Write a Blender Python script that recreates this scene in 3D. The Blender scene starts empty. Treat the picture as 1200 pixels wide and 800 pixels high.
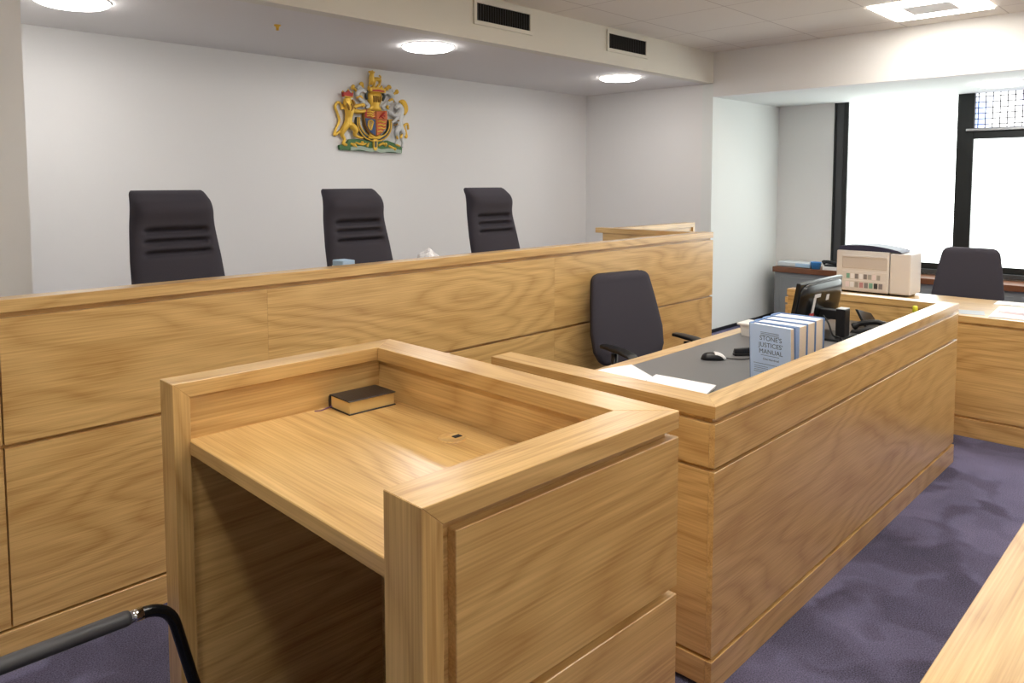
import bpy, bmesh, math, random
from mathutils import Vector, Matrix

random.seed(4)
D = bpy.data
SC = bpy.context.scene
COL = SC.collection
PI = math.pi

# ------------------------------------------------------------------ materials
def srgb(r, g, b):
    f = lambda c: (c / 255) / 12.92 if c <= 10 else (((c / 255) + 0.055) / 1.055) ** 2.4
    return (f(r), f(g), f(b), 1)

class NT:
    def __init__(s, name):
        s.m = D.materials.new(name); s.m.use_nodes = True
        s.t = s.m.node_tree; s.t.nodes.clear()
        s.out = s.n('ShaderNodeOutputMaterial')
    def n(s, typ, **kw):
        nd = s.t.nodes.new(typ)
        for k, v in kw.items():
            if k[0] == 'i' and k[1:].isdigit(): nd.inputs[int(k[1:])].default_value = v
            else: setattr(nd, k, v)
        return nd
    def l(s, a, b): s.t.links.new(a, b)
    def bsdf(s, col=None, rough=.5, metal=0, spec=.5, coat=0):
        b = s.n('ShaderNodeBsdfPrincipled')
        if col: b.inputs['Base Color'].default_value = col
        b.inputs['Roughness'].default_value = rough
        b.inputs['Metallic'].default_value = metal
        b.inputs['Specular IOR Level'].default_value = spec
        b.inputs['Coat Weight'].default_value = coat
        s.l(b.outputs[0], s.out.inputs[0]); s.b = b
        return b
    def ramp(s, fac, stops):
        r = s.n('ShaderNodeValToRGB')
        e = r.color_ramp.elements
        while len(e) < len(stops): e.new(.5)
        for x, (p, c) in zip(e, stops): x.position = p; x.color = c
        s.l(fac, r.inputs[0]); return r.outputs[0]
    def math(s, op, a, b=None, c=None):
        nd = s.n('ShaderNodeMath', operation=op)
        for i, v in enumerate((a, b, c)):
            if v is None: continue
            if isinstance(v, (int, float)): nd.inputs[i].default_value = v
            else: s.l(v, nd.inputs[i])
        return nd.outputs[0]
    def mix(s, fac, a, b, blend='MIX'):
        nd = s.n('ShaderNodeMix', data_type='RGBA', blend_type=blend)
        for i, v in ((0, fac), (6, a), (7, b)):
            if isinstance(v, (int, float, tuple)): nd.inputs[i].default_value = v
            else: s.l(v, nd.inputs[i])
        return nd.outputs[2]
    def bump(s, h, strength=.2, dist=.01):
        bp = s.n('ShaderNodeBump'); bp.inputs['Strength'].default_value = strength
        bp.inputs['Distance'].default_value = dist
        s.l(h, bp.inputs['Height']); s.l(bp.outputs[0], s.b.inputs['Normal'])

def plain(name, col, rough=.5, metal=0, spec=.5, noise=0, nscale=40, bump=0):
    m = NT(name); m.bsdf(col, rough, metal, spec)
    if noise or bump:
        tc = m.n('ShaderNodeTexCoord'); nz = m.n('ShaderNodeTexNoise')
        nz.inputs['Scale'].default_value = nscale; nz.inputs['Detail'].default_value = 4
        m.l(tc.outputs['Object'], nz.inputs['Vector'])
        if noise:
            c = m.mix(m.math('MULTIPLY', nz.outputs[0], noise), col, tuple(x * .6 for x in col[:3]) + (1,))
            m.l(c, m.b.inputs['Base Color'])
        if bump: m.bump(nz.outputs[0], bump, .004)
    return m.m

def oak(name, axis, light=(234, 196, 130), dark=(172, 125, 62), rough=.34):
    """clear-lacquered oak veneer; grain runs along `axis`, cathedral arches from cut growth rings"""
    m = NT(name); m.bsdf(None, rough, 0, .5, .8); m.b.inputs['Coat Roughness'].default_value = .25
    tc = m.n('ShaderNodeTexCoord'); oi = m.n('ShaderNodeObjectInfo')
    sep = m.n('ShaderNodeSeparateXYZ'); m.l(tc.outputs['Object'], sep.inputs[0])
    o = {'X': (0, 1, 2), 'Y': (1, 0, 2), 'Z': (2, 0, 1)}[axis]
    along = sep.outputs[o[0]]; a1 = sep.outputs[o[1]]; a2 = sep.outputs[o[2]]
    rnd = oi.outputs['Random']
    cmb = m.n('ShaderNodeCombineXYZ')
    m.l(m.math('ADD', m.math('MULTIPLY', along, .22), m.math('MULTIPLY', rnd, 37.0)), cmb.inputs[0])
    m.l(m.math('ADD', a1, m.math('MULTIPLY', rnd, 11.0)), cmb.inputs[1])
    m.l(m.math('ADD', a2, m.math('MULTIPLY', rnd, 23.0)), cmb.inputs[2])
    big = m.n('ShaderNodeTexNoise'); big.inputs['Scale'].default_value = 2.3; big.inputs['Detail'].default_value = 3.0
    big.inputs['Roughness'].default_value = .45
    m.l(cmb.outputs[0], big.inputs['Vector'])
    # growth rings: height contours of a slow field, folded
    fld = m.math('ADD', m.math('MULTIPLY', big.outputs[0], 17.0), m.math('MULTIPLY', m.math('ADD', a1, a2), 7.0))
    ring = m.math('PINGPONG', fld, .5)
    ring = m.math('POWER', m.math('MULTIPLY', ring, 2.0), 1.6)
    # fine streaks
    c2 = m.n('ShaderNodeCombineXYZ')
    m.l(m.math('ADD', m.math('MULTIPLY', along, 2.2), m.math('MULTIPLY', rnd, 17.0)), c2.inputs[0])
    m.l(m.math('MULTIPLY', a1, 120.0), c2.inputs[1]); m.l(m.math('MULTIPLY', a2, 120.0), c2.inputs[2])
    fine = m.n('ShaderNodeTexNoise'); fine.inputs['Scale'].default_value = 1.6; fine.inputs['Detail'].default_value = 3
    m.l(c2.outputs[0], fine.inputs['Vector'])
    c3 = m.n('ShaderNodeCombineXYZ')
    m.l(m.math('ADD', m.math('MULTIPLY', along, .9), m.math('MULTIPLY', rnd, 7.0)), c3.inputs[0])
    m.l(m.math('MULTIPLY', a1, 9.0), c3.inputs[1]); m.l(m.math('MULTIPLY', a2, 9.0), c3.inputs[2])
    mid = m.n('ShaderNodeTexNoise'); mid.inputs['Scale'].default_value = 1.2; mid.inputs['Detail'].default_value = 2
    m.l(c3.outputs[0], mid.inputs['Vector'])
    f = m.math('ADD', m.math('MULTIPLY', ring, .235), m.math('MULTIPLY', fine.outputs[0], .80))
    f = m.math('ADD', f, m.math('MULTIPLY', mid.outputs[0], .40))
    f = m.math('SUBTRACT', f, .25)
    col = m.ramp(f, [(.12, srgb(*light)), (.85, srgb(*dark))])
    m.l(col, m.b.inputs['Base Color'])
    m.bump(fine.outputs[0], .05, .002)
    return m.m

M = {}
for a in 'XYZ': M['oak' + a] = oak('oak_veneer_grain_' + a.lower(), a)
M['wall'] = plain('painted_wall', srgb(232, 231, 229), .75, 0, .2, bump=.03, nscale=90)
M['wall_right'] = plain('painted_wall_recess', srgb(229, 232, 229), .75, 0, .2, bump=.03, nscale=90)
M['soffit'] = plain('painted_soffit', srgb(224, 221, 218), .8, 0, .2)
M['soffit_face'] = plain('painted_soffit_face', srgb(222, 218, 206), .8, 0, .2)
M['black_frame'] = plain('black_window_frame', srgb(28, 31, 31), .42, 0, .4)
M['black'] = plain('black_plastic', srgb(24, 24, 27), .42, 0, .45)
M['black_gloss'] = plain('black_gloss_plastic', srgb(20, 22, 24), .22, 0, .5)
M['dark_grey'] = plain('dark_grey_plastic', srgb(62, 64, 66), .4)
M['arm_pad'] = plain('dark_grey_arm_pad', srgb(72, 72, 75), .45)
M['chrome'] = plain('chrome', (.8, .8, .82, 1), .12, 1)
M['fabric'] = plain('charcoal_upholstery', srgb(68, 65, 73), .9, 0, .2, noise=.3, nscale=260, bump=.25)
M['grey_top'] = plain('grey_laminate_worktop', srgb(112, 111, 112), .4, 0, .4, noise=.25, nscale=350)
M['grey_paint'] = plain('grey_cabinet_paint', srgb(128, 131, 133), .55)
M['ledge'] = plain('brown_wood_ledge', srgb(122, 74, 45), .38, noise=.6, nscale=14)
M['white'] = plain('white_paper', srgb(240, 240, 243), .7, 0, .2)
M['white_plastic'] = plain('white_plastic', srgb(232, 230, 228), .45)
M['beige'] = plain('printer_beige', srgb(222, 218, 215), .5)
M['beige_dark'] = plain('printer_panel_beige', srgb(204, 197, 191), .5)
M['navy'] = plain('navy_plastic', srgb(50, 52, 78), .4)
M['cover'] = plain('pale_blue_cover', srgb(188, 211, 243), .45)
M['cover_dark'] = plain('blue_cover_board', srgb(108, 140, 190), .45)
M['ink'] = plain('grey_ink', srgb(70, 78, 100), .6)
M['cream'] = plain('cream_page_edges', srgb(231, 217, 199), .8, noise=.3, nscale=120)
M['pagetop'] = plain('white_page_edges', srgb(243, 240, 238), .8)
M['leather'] = plain('black_leather', srgb(38, 33, 33), .38, 0, .5, bump=.2, nscale=200)
M['gilt'] = plain('gilt_page_edges', srgb(222, 192, 128), .45, .1)
M['ribbon'] = plain('purple_ribbon', srgb(120, 80, 120), .6)
M['dark'] = plain('dark_void', srgb(30, 24, 18), .8)
M['gold'] = plain('painted_gold', srgb(228, 184, 70), .36, .3)
M['gold_dark'] = plain('painted_dark_gold', srgb(150, 108, 38), .45, .3)
M['silver'] = plain('painted_silver', srgb(205, 206, 204), .4, .1)
M['red'] = plain('painted_red', srgb(176, 46, 36), .5)
M['orange_red'] = plain('painted_orange_red', srgb(205, 104, 52), .5)
M['blue'] = plain('painted_blue', srgb(52, 74, 118), .5)
M['navy_paint'] = plain('painted_navy', srgb(58, 66, 66), .5)
M['green'] = plain('painted_green', srgb(70, 112, 66), .55)
M['ribbon_grey'] = plain('painted_pale_grey', srgb(160, 176, 158), .5)
M['pale_blue'] = plain('pale_blue_pack', srgb(170, 200, 228), .35)
M['blue_cup'] = plain('blue_plastic', srgb(74, 148, 216), .35)
M['film'] = plain('clear_grey_film', srgb(205, 212, 218), .2)
M['yellow'] = plain('yellow_plastic', srgb(232, 226, 60), .4)
M['teal'] = plain('teal_plastic', srgb(40, 160, 140), .4)
M['sticker_red'] = plain('red_sticker', srgb(200, 70, 70), .5)
M['pinkish'] = plain('pale_pink_paper', srgb(240, 228, 232), .7)
M['teal_pale'] = plain('dull_teal', srgb(120, 170, 155), .5)
M['mid_grey'] = plain('mid_grey', srgb(135, 130, 132), .5)
M['pink_dull'] = plain('dull_pink', srgb(190, 140, 145), .5)
M['metal'] = plain('light_metal', srgb(190, 192, 194), .35, .7)

# carpet: brushed cut pile, lighter and darker patches
m = NT('violet_carpet'); m.bsdf(None, .95, 0, .1)
tc = m.n('ShaderNodeTexCoord')
w = m.n('ShaderNodeTexNoise'); w.inputs['Scale'].default_value = 2.6; w.inputs['Detail'].default_value = 3
m.l(tc.outputs['Object'], w.inputs['Vector'])
va = m.n('ShaderNodeVectorMath', operation='MULTIPLY_ADD'); va.inputs[1].default_value = (.75, .75, 0)
m.l(w.outputs['Color'], va.inputs[0]); m.l(tc.outputs['Object'], va.inputs[2])
vo = m.n('ShaderNodeTexVoronoi', feature='SMOOTH_F1'); vo.inputs['Scale'].default_value = 4.6
vo.inputs['Smoothness'].default_value = .45; m.l(va.outputs[0], vo.inputs['Vector'])
n2 = m.n('ShaderNodeTexNoise'); n2.inputs['Scale'].default_value = 2.6; n2.inputs['Detail'].default_value = 5
m.l(tc.outputs['Object'], n2.inputs['Vector'])
n3 = m.n('ShaderNodeTexNoise'); n3.inputs['Scale'].default_value = 210; n3.inputs['Detail'].default_value = 2
m.l(tc.outputs['Object'], n3.inputs['Vector'])
sv = m.n('ShaderNodeSeparateColor'); m.l(vo.outputs['Color'], sv.inputs[0])
f = m.math('ADD', m.math('MULTIPLY', sv.outputs[0], .55), m.math('MULTIPLY', n2.outputs[0], .62))
f = m.math('ADD', f, m.math('MULTIPLY', m.math('SUBTRACT', n3.outputs[0], .5), 1.5))
m.l(m.ramp(f, [(.12, srgb(66, 65, 82)), (1.0, srgb(130, 128, 162))]), m.b.inputs['Base Color'])
m.bump(n3.outputs[0], .5, .01)
M['carpet'] = m.m

# ceiling: square lay-in tiles
m = NT('ceiling_tile'); m.bsdf(None, .85, 0, .15)
tc = m.n('ShaderNodeTexCoord'); mp = m.n('ShaderNodeMapping')
mp.inputs['Location'].default_value = (-6.88, -1.405, 0)
m.l(tc.outputs['Object'], mp.inputs['Vector'])
br = m.n('ShaderNodeTexBrick', offset=0, squash=1)
for k, v in (('Scale', 1), ('Mortar Size', .005), ('Mortar Smooth', .3), ('Brick Width', .748), ('Row Height', .745)):
    br.inputs[k].default_value = v
br.inputs['Color1'].default_value = srgb(232, 226, 216); br.inputs['Color2'].default_value = srgb(229, 223, 213)
br.inputs['Mortar'].default_value = srgb(198, 188, 178)
m.l(mp.outputs[0], br.inputs['Vector']); m.l(br.outputs[0], m.b.inputs['Base Color'])
M['tile'] = m.m

def emit(name, col, s):
    m = NT(name); e = m.n('ShaderNodeEmission'); e.inputs[0].default_value = col; e.inputs[1].default_value = s
    m.l(e.outputs[0], m.out.inputs[0]); return m.m
M['led'] = emit('led_diffuser_glow', (1, .945, .86, 1), 13.5)
M['bulb'] = emit('round_lamp_glow', (1, .97, .95, 1), 17)
M['down'] = emit('downlight_glow', (1, .94, .85, 1), 120)
M['pane'] = emit('daylit_frosted_glass', (.93, 1, .965, 1), 2.5)
m = NT('clear_glass'); g = m.n('ShaderNodeBsdfGlass'); g.inputs['Roughness'].default_value = 0; g.inputs['IOR'].default_value = 1.02
m.l(g.outputs[0], m.out.inputs[0]); M['glass'] = m.m

# ------------------------------------------------------------------ builders
def link(name, bm, mat, parent=None, smooth=False, kind=None, label=None):
    bmesh.ops.recalc_face_normals(bm, faces=bm.faces)
    me = D.meshes.new(name); bm.to_mesh(me); bm.free()
    if mat: me.materials.append(M[mat] if isinstance(mat, str) else mat)
    if smooth:
        for p in me.polygons: p.use_smooth = True
    o = D.objects.new(name, me); COL.objects.link(o)
    if parent: o.parent = parent
    if kind: o['kind'] = kind
    if label: o['label'] = label
    return o

def thing(name, label, cat, loc=(0, 0, 0), rz=0, group=None):
    o = D.objects.new(name, None); COL.objects.link(o)
    o.empty_display_size = .1
    o.location = loc; o.rotation_euler = (0, 0, rz)
    o['label'] = label; o['category'] = cat
    if group: o['group'] = group
    return o

def tag(o, label, cat, group=None):
    o['label'] = label; o['category'] = cat
    if group: o['group'] = group
    return o

def dup(root, loc, rz, label, group=None):
    r = root.copy(); COL.objects.link(r); r.location = loc; r.rotation_euler = (0, 0, rz)
    r['label'] = label
    if group: r['group'] = group
    for ch in list(root.children):
        c = ch.copy(); COL.objects.link(c); c.parent = r
        for g in list(ch.children):
            d = g.copy(); COL.objects.link(d); d.parent = c
    return r

def box(bm, x0, x1, y0, y1, z0, z1, bev=0, seg=1, rot=None):
    vs = [bm.verts.new((x, y, z)) for z in (z0, z1) for x, y in ((x0, y0), (x1, y0), (x1, y1), (x0, y1))]
    return hexa_faces(bm, vs, bev, seg)

def hexa_faces(bm, vs, bev=0, seg=1):
    fs = [bm.faces.new([vs[i] for i in q]) for q in ((3, 2, 1, 0), (4, 5, 6, 7), (0, 1, 5, 4), (1, 2, 6, 5), (2, 3, 7, 6), (3, 0, 4, 7))]
    if bev:
        es = list({e for f in fs for e in f.edges})
        bmesh.ops.bevel(bm, geom=es, offset=bev, segments=seg, profile=.6, affect='EDGES', clamp_overlap=True)
    return vs

def hexa(bm, bottom, top, bev=0, seg=1):
    """two quads of (x,y,z)"""
    vs = [bm.verts.new(p) for p in list(bottom) + list(top)]
    return hexa_faces(bm, vs, bev, seg)

def prism(bm, poly, z0, z1, bev=0, axis='Z', seg=1):
    """polygon extruded; axis Z: (x,y) ; Y: (x,z) ; X: (y,z)"""
    def P(a, b, c): return {'Z': (a, b, c), 'Y': (a, c, b), 'X': (c, a, b)}[axis]
    lo = [bm.verts.new(P(a, b, z0)) for a, b in poly]; hi = [bm.verts.new(P(a, b, z1)) for a, b in poly]
    fs = [bm.faces.new(lo[::-1]), bm.faces.new(hi)]
    n = len(poly)
    for i in range(n): fs.append(bm.faces.new((lo[i], lo[(i + 1) % n], hi[(i + 1) % n], hi[i])))
    if bev:
        es = list({e for f in fs for e in f.edges})
        bmesh.ops.bevel(bm, geom=es, offset=bev, segments=seg, profile=.6, affect='EDGES', clamp_overlap=True)

def loft(bm, loops, cap=True):
    rows = [[bm.verts.new(p) for p in L] for L in loops]
    n = len(rows[0])
    for a, b in zip(rows, rows[1:]):
        for i in range(n): bm.faces.new((a[i], a[(i + 1) % n], b[(i + 1) % n], b[i]))
    if cap:
        bm.faces.new(rows[0][::-1]); bm.faces.new(rows[-1])

def lathe(bm, prof, c=(0, 0, 0), n=28):
    loops = [[(c[0] + r * math.cos(2 * PI * i / n), c[1] + r * math.sin(2 * PI * i / n), c[2] + z) for i in range(n)] for r, z in prof]
    loft(bm, loops)

def tube(bm, pts, r, n=10, closed=False):
    pts = [Vector(p) for p in pts]; k = len(pts)
    rs = r if isinstance(r, (list, tuple)) else [r] * k
    t0 = (pts[1] - pts[0]).normalized()
    u = t0.orthogonal().normalized(); loops = []; prev = t0
    for i, p in enumerate(pts):
        t = (pts[min(i + 1, k - 1)] - pts[max(i - 1, 0)]).normalized()
        q = prev.rotation_difference(t); u = (q @ u).normalized(); prev = t
        w_ = t.cross(u)
        loops.append([p + rs[i] * (math.cos(2 * PI * j / n) * u + math.sin(2 * PI * j / n) * w_) for j in range(n)])
    loft(bm, loops)

def smooth_path(pts, sub=6):
    """Catmull-Rom through points (tuples of any length)"""
    out = []; n = len(pts)
    for i in range(n - 1):
        p0, p1, p2, p3 = pts[max(i - 1, 0)], pts[i], pts[i + 1], pts[min(i + 2, n - 1)]
        for s in range(sub):
            t = s / sub
            out.append(tuple(.5 * (2 * b + (c - a) * t + (2 * a - 5 * b + 4 * c - d) * t * t + (3 * b - a - 3 * c + d) * t ** 3) for a, b, c, d in zip(p0, p1, p2, p3)))
    out.append(tuple(pts[-1])); return out

def bend_path(pts, rad, seg=6):
    """polyline with rounded corners"""
    pts = [Vector(p) for p in pts]; out = [pts[0]]
    for a, b, c in zip(pts, pts[1:], pts[2:]):
        d1 = (a - b).normalized(); d2 = (c - b).normalized()
        p = b + d1 * rad; q = b + d2 * rad
        for s in range(seg + 1):
            t = s / seg; out.append((1 - t) ** 2 * p + 2 * t * (1 - t) * b + t * t * q)
    out.append(pts[-1]); return out

def bx(name, b, mat, parent=None, bev=.0015, seg=1, off=(0, 0, 0), kind=None, label=None):
    bm = bmesh.new(); x, y, z = off
    box(bm, b[0] - x, b[1] - x, b[2] - y, b[3] - y, b[4] - z, b[5] - z, bev, seg)
    return link(name, bm, mat, parent, kind=kind, label=label)

# ------------------------------------------------------------------ room
XL, YN = -3.2, -3.4                     # unseen left and near walls
YW, XW, YS, XR = 5.638, 7.208, 3.983, 8.78
ZC, ZM, ZR = 2.619, 2.934, 2.482
PX = .967
S = 'structure'
bx('floor', (XL, XR + .1, YN, YW + .1, -.1, 0), 'carpet', bev=0, kind=S)
bx('wall_back', (PX - .12, XW + .12, YW, YW + .12, 0, ZC), 'wall', bev=0, kind=S)
bx('wall_alcove_left', (PX - .12, PX, YS + .12, YW, 0, ZC), 'wall', bev=0, kind=S)
bx('wall_alcove_right', (XW, XW + .12, YS + .12, YW, 0, ZC), 'wall', bev=0, kind=S)
bx('wall_front_left', (XL, PX, YS, YS + .12, 0, ZM), 'wall', bev=0, kind=S)
bx('wall_recess', (XW, XR, YS, YS + .12, 0, ZM), 'wall_right', bev=0, kind=S)
bx('ceiling_alcove', (PX - .12, XW + .12, YS + .1, YW + .12, ZC, ZC + .1), 'soffit', bev=0, kind=S)
bx('trim_1', (PX, XW, YS, YS + .1, ZC, ZM), 'soffit_face', bev=0, kind=S)          # front of the dropped ceiling
bx('ceiling', (XL, XW + .1, YN, YS, ZM, ZM + .1), 'tile', bev=0, kind=S)
bx('ceiling_recess', (XW + .1, XR + .1, YN, YS, ZR, ZR + .08), 'wall_right', bev=0, kind=S)
bx('trim_2', (XW, XW + .1, YN, YS, ZR, ZM), 'wall', bev=0, kind=S)   # bulkhead face over the window recess
bx('wall_left', (XL - .12, XL, YN, YS + .12, 0, ZM), 'wall', bev=0, kind=S)
bx('wall_near', (XL, XR, YN - .12, YN, 0, ZM), 'wall', bev=0, kind=S)
WY_L, WY_R = 3.337, -.6
bx('wall_window', (XR, XR + .25, WY_L, YS + .12, 0, ZR), 'wall', bev=0, kind=S)
bx('wall_window_near', (XR, XR + .25, YN, WY_R, 0, ZR), 'wall', bev=0, kind=S)
bx('wall_window_below', (XR, XR + .25, WY_R, WY_L, 0, .69), 'wall', bev=0, kind=S)
bx('baseboard_recess', (XW + .01, XR, YS - .012, YS, 0, .035), 'black', bev=0, kind=S)

# dais floor behind the judges' bench
bx('floor_dais', (PX, 5.236, 2.965, YW, 0, .40), 'carpet', bev=0, kind=S)

# --- window
win = thing('window_1', 'large black framed window with glowing frosted panes beyond the right hand desk', 'window', (XR, 0, 0))
win['kind'] = S
x0 = XR
def wb(name, y0, y1, z0, z1, mat='black_frame', dx0=0.0, dx1=.06, bev=.003):
    bm = bmesh.new(); box(bm, dx0, dx1, y0, y1, z0, z1, bev); return link(name, bm, mat, win)
wb('jamb', 3.187, 3.235, .69, ZR); wb('jamb_reveal', 3.235, 3.337, .69, ZR, 'dark_grey', .01, .03)
wb('jamb_strip', 3.318, 3.337, .69, ZR, 'black_frame', -.01, .01)
wb('bottom_rail', WY_R, 3.187, .69, .752); wb('mullion', 1.967, 2.117, .752, ZR)
wb('mullion', .62, .74, .752, ZR)
wb('transom', .74, 1.967, 2.025, 2.135, 'black_frame'); wb('vent_rail', .74, 2.03, 2.105, 2.128, 'metal', -.03, -.001)
wb('pane', 2.117, 3.187, .752, ZR, 'pane', .03, .036, 0); wb('pane', .74, 1.967, .752, 2.025, 'pane', .03, .036, 0)
wb('pane', WY_R, .62, .752, ZR, 'pane', .03, .036, 0)
bm = bmesh.new()
y = 1.94
while y > .76:
    box(bm, .026, .029, y - .0042, y + .0042, 2.135, ZR); y -= .062
z = 2.17
while z < ZR:
    box(bm, .0265, .0285, .74, 1.967, z - .0042, z + .0042); z += .055
link('wire_mesh', bm, 'black_frame', win)
wb('sill_board', WY_R, 3.337, .645, .69, 'dark_grey', -.04, .02)

# window ledge with grey casing
led = thing('window_ledge', 'brown wooden ledge on grey panelled casing under the window', 'cabinet', (8.4, 3.84, 0))
o = (8.4, 3.84, 0)
bx('ledge_top', (8.39, 8.775, -.6, 3.845, .57, .63), 'ledge', led, .004, off=o)
bx('casing', (8.42, 8.775, -.6, 3.83, 0, .57), 'grey_paint', led, .002, off=o)
y = 3.76
while y > 0:
    bm = bmesh.new(); box(bm, -.012 + .02, .02, y - .52 - o[1], y - o[1], .06, .52, .004); 
    d = link('door', bm, 'grey_paint', led)
    y -= .58

# --- lamps
def round_lamp(x, y, zc, label):
    t = thing('ceiling_lamp', label, 'ceiling light', (x, y, zc), group='round ceiling lamps')
    bm = bmesh.new(); lathe(bm, [(.196, 0), (.198, -.004), (.19, -.007)], n=40); link('trim_ring', bm, 'white_plastic', t, True)
    bm = bmesh.new(); lathe(bm, [(.192, -.004), (.188, -.016), (.165, -.027), (.09, -.034), (.01, -.036)], n=40); link('diffuser', bm, 'bulb', t, True)
    return t
round_lamp(3.73, 4.42, ZC, 'round glowing ceiling lamp to the right of the coat of arms')
round_lamp(6.14, 4.40, ZC, 'round glowing ceiling lamp by the far corner of the alcove, under the smaller looking vent')
round_lamp(1.40, 4.72, ZC, 'round glowing ceiling lamp cut by the top edge above the leftmost chair')
round_lamp(8.02, 1.60, ZR, 'round glowing ceiling lamp over the window recess')

def panel_lamp(x, y, label):
    t = thing('panel_light', label, 'ceiling light', (x, y, ZM), group='square ceiling panel lights')
    h, i = .345, .165
    bm = bmesh.new()
    for b in ((-h, h, -h, -i), (-h, h, i, h), (-h, -i, -i, i), (i, h, -i, i)): box(bm, *b, -.012, 0)
    link('diffuser', bm, 'led', t)
    bx('centre_plate', (-i, i, -i, i, -.014, 0), 'white_plastic', t, .002)
    return t
panel_lamp(6.52, 1.78, 'square ceiling light with bright border and grey centre, at top right')
for px_, py_ in ((3.34, 1.78), (1.75, .95), (4.90, .20), (6.52, -1.1), (3.34, -1.1), (.16, -1.5)):  # unseen extra panels, added and placed to brighten shelf, desk fronts and room
    panel_lamp(px_, py_, 'square ceiling light with bright border, added out of sight to brighten the room')

t = thing('downlight', 'small round downlight, out of sight above the witness stand chair', 'ceiling light', (.06, 1.42, ZM))
bm = bmesh.new(); lathe(bm, [(.115, 0), (.12, -.006), (.11, -.010)], n=32); link('trim_ring', bm, 'white_plastic', t, True)
bm = bmesh.new(); lathe(bm, [(.105, -.008), (.10, -.014), (.01, -.016)], n=32); link('diffuser', bm, 'down', t, True)

bm = bmesh.new(); lathe(bm, [(.022, 0), (.022, -.006), (.012, -.012), (.008, -.03), (.014, -.032), (.002, -.036)], n=14)
tag(link('sprinkler_head', bm, 'gold', None, True), 'tiny brass sprinkler head on alcove ceiling left of the coat of arms', 'sprinkler').location = (2.546, 4.52, ZC)

# --- vents in the soffit front
def vent(x0_, x1_, label):
    t = thing('air_vent', label, 'vent', ((x0_ + x1_) / 2, YS, 2.82), group='soffit air vents')
    w = (x1_ - x0_) / 2; h = .062
    bm = bmesh.new(); f_ = .03
    for b in ((-w - f_, w + f_, -h - f_, -h), (-w - f_, w + f_, h, h + f_), (-w - f_, -w, -h, h), (w, w + f_, -h, h)):
        box(bm, b[0], b[1], -.012, 0, b[2], b[3], .002)
    link('frame', bm, 'soffit_face', t)
    bx('backing', (-w, w, -.002, 0, -h, h), 'dark', t, 0)
    n = 22
    for k in range(n):
        xx = -w + (k + .5) * 2 * w / n
        bm = bmesh.new(); hexa(bm, [(xx - .003, -.010, -h), (xx - .001, -.010, -h), (xx + .004, -.003, -h), (xx + .002, -.003, -h)],
                               [(xx - .003, -.010, h), (xx - .001, -.010, h), (xx + .004, -.003, h), (xx + .002, -.003, h)])
        link('slat', bm, 'dark_grey', t)
    return t
vent(3.813, 4.374, 'black slatted vent on soffit, the left one, above right of the coat of arms')
vent(5.391, 5.952, 'black slatted vent on soffit, the right one, above the far round lamp')

# ------------------------------------------------------------------ judges' bench
BY = 2.87
ben = thing('judges_bench', 'long raised oak bench front with horizontal grooves along the back of the courtroom', 'bench', (2.4, BY, 0))
o = (2.4, BY, 0)
XB0, XB1 = -.7, 5.236
bx('carcass', (XB0, XB1 - .012, BY + .024, BY + .088, .02, 1.178), 'oakX', ben, 0, off=o)
bx('cap', (XB0, XB1, BY, BY + .09, 1.178, 1.221), 'oakX', ben, .0015, off=o)
xs = [XB0, .589, .595, 1.543, 3.376, XB1 - .028]
segs = [(XB0, .589), (.595, 1.5428), (1.5432, 3.3758), (3.3762, XB1 - .002)]
for a, b in segs:
    bx('upper_panel', (a, b, BY, BY + .024, .741, 1.160), 'oakX', ben, .0005, off=o)
    bx('lower_panel', (a, b, BY, BY + .024, .121, .727), 'oakX', ben, .0005, off=o)
bx('plinth', (XB0, XB1 - .002, BY - .003, BY + .03, 0, .110), 'oakX', ben, .0015, off=o)
bx('end_post', (XB1 - .026, XB1, BY + .024, BY + .088, 0, 1.178), 'oakZ', ben, .001, off=o)
bx('worktop', (PX + .02, 5.06, BY + .09, 3.30, 1.07, 1.10), 'oakX', ben, .002, off=o)
for xx in (1.2, 2.6, 4.0): bx('support', (xx, xx + .03, BY + .09, 3.20, .40, 1.07), 'oakY', ben, .001, off=o)

# screen that closes the end of the dais
scr = thing('dais_screen', 'low oak screen turning the corner at the right end of the raised bench', 'screen', (5.1, 2.97, 0))
o = (5.1, 2.97, 0)
bx('side_panel', (5.085, 5.155, 2.962, 3.80, 0, 1.18), 'oakY', scr, .001, off=o)
bx('side_cap', (5.075, 5.165, 2.962, 3.87, 1.18, 1.222), 'oakY', scr, .0015, off=o)
bx('return_panel', (5.165, 6.28, 3.665, 3.735, 0, 1.18), 'oakX', scr, .001, off=o)
bx('return_cap', (5.165, 6.31, 3.65, 3.75, 1.18, 1.224), 'oakX', scr, .0015, off=o)
bx('return_end_post', (6.28, 6.31, 3.65, 3.75, 0, 1.18), 'oakZ', scr, .001, off=o)

# ------------------------------------------------------------------ clerk's desk
CX0, CX1, CY0, CY1 = 2.074, 4.83, 1.12, 2.091
CXi, CYi, CXj = 2.188, 1.209, 4.738
CZ, CZc = .916, .876
ck = thing('clerk_desk', 'wide oak desk with raised surround and grey worktop in the middle of the room', 'desk', (CX0, CY0, 0))
o = (CX0, CY0, 0)
def capr(parent, o, pts, z0, z1, mat, name='cap_rail'):
    bm = bmesh.new(); prism(bm, [(a - o[0], b - o[1]) for a, b in pts], z0, z1, .0012); return link(name, bm, mat, parent)
capr(ck, o, [(CX0, CY0), (CXi, CYi), (CXi, CY1), (CX0, CY1)], CZc, CZ, 'oakY')
capr(ck, o, [(CX0, CY0), (CX1, CY0), (CXj, CYi), (CXi, CYi)], CZc, CZ, 'oakX')
capr(ck, o, [(CX1, CY0), (CX1, CY1 - .02), (CXj, CY1 - .02), (CXj, CYi)], CZc, CZ, 'oakY')
g = .02
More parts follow.
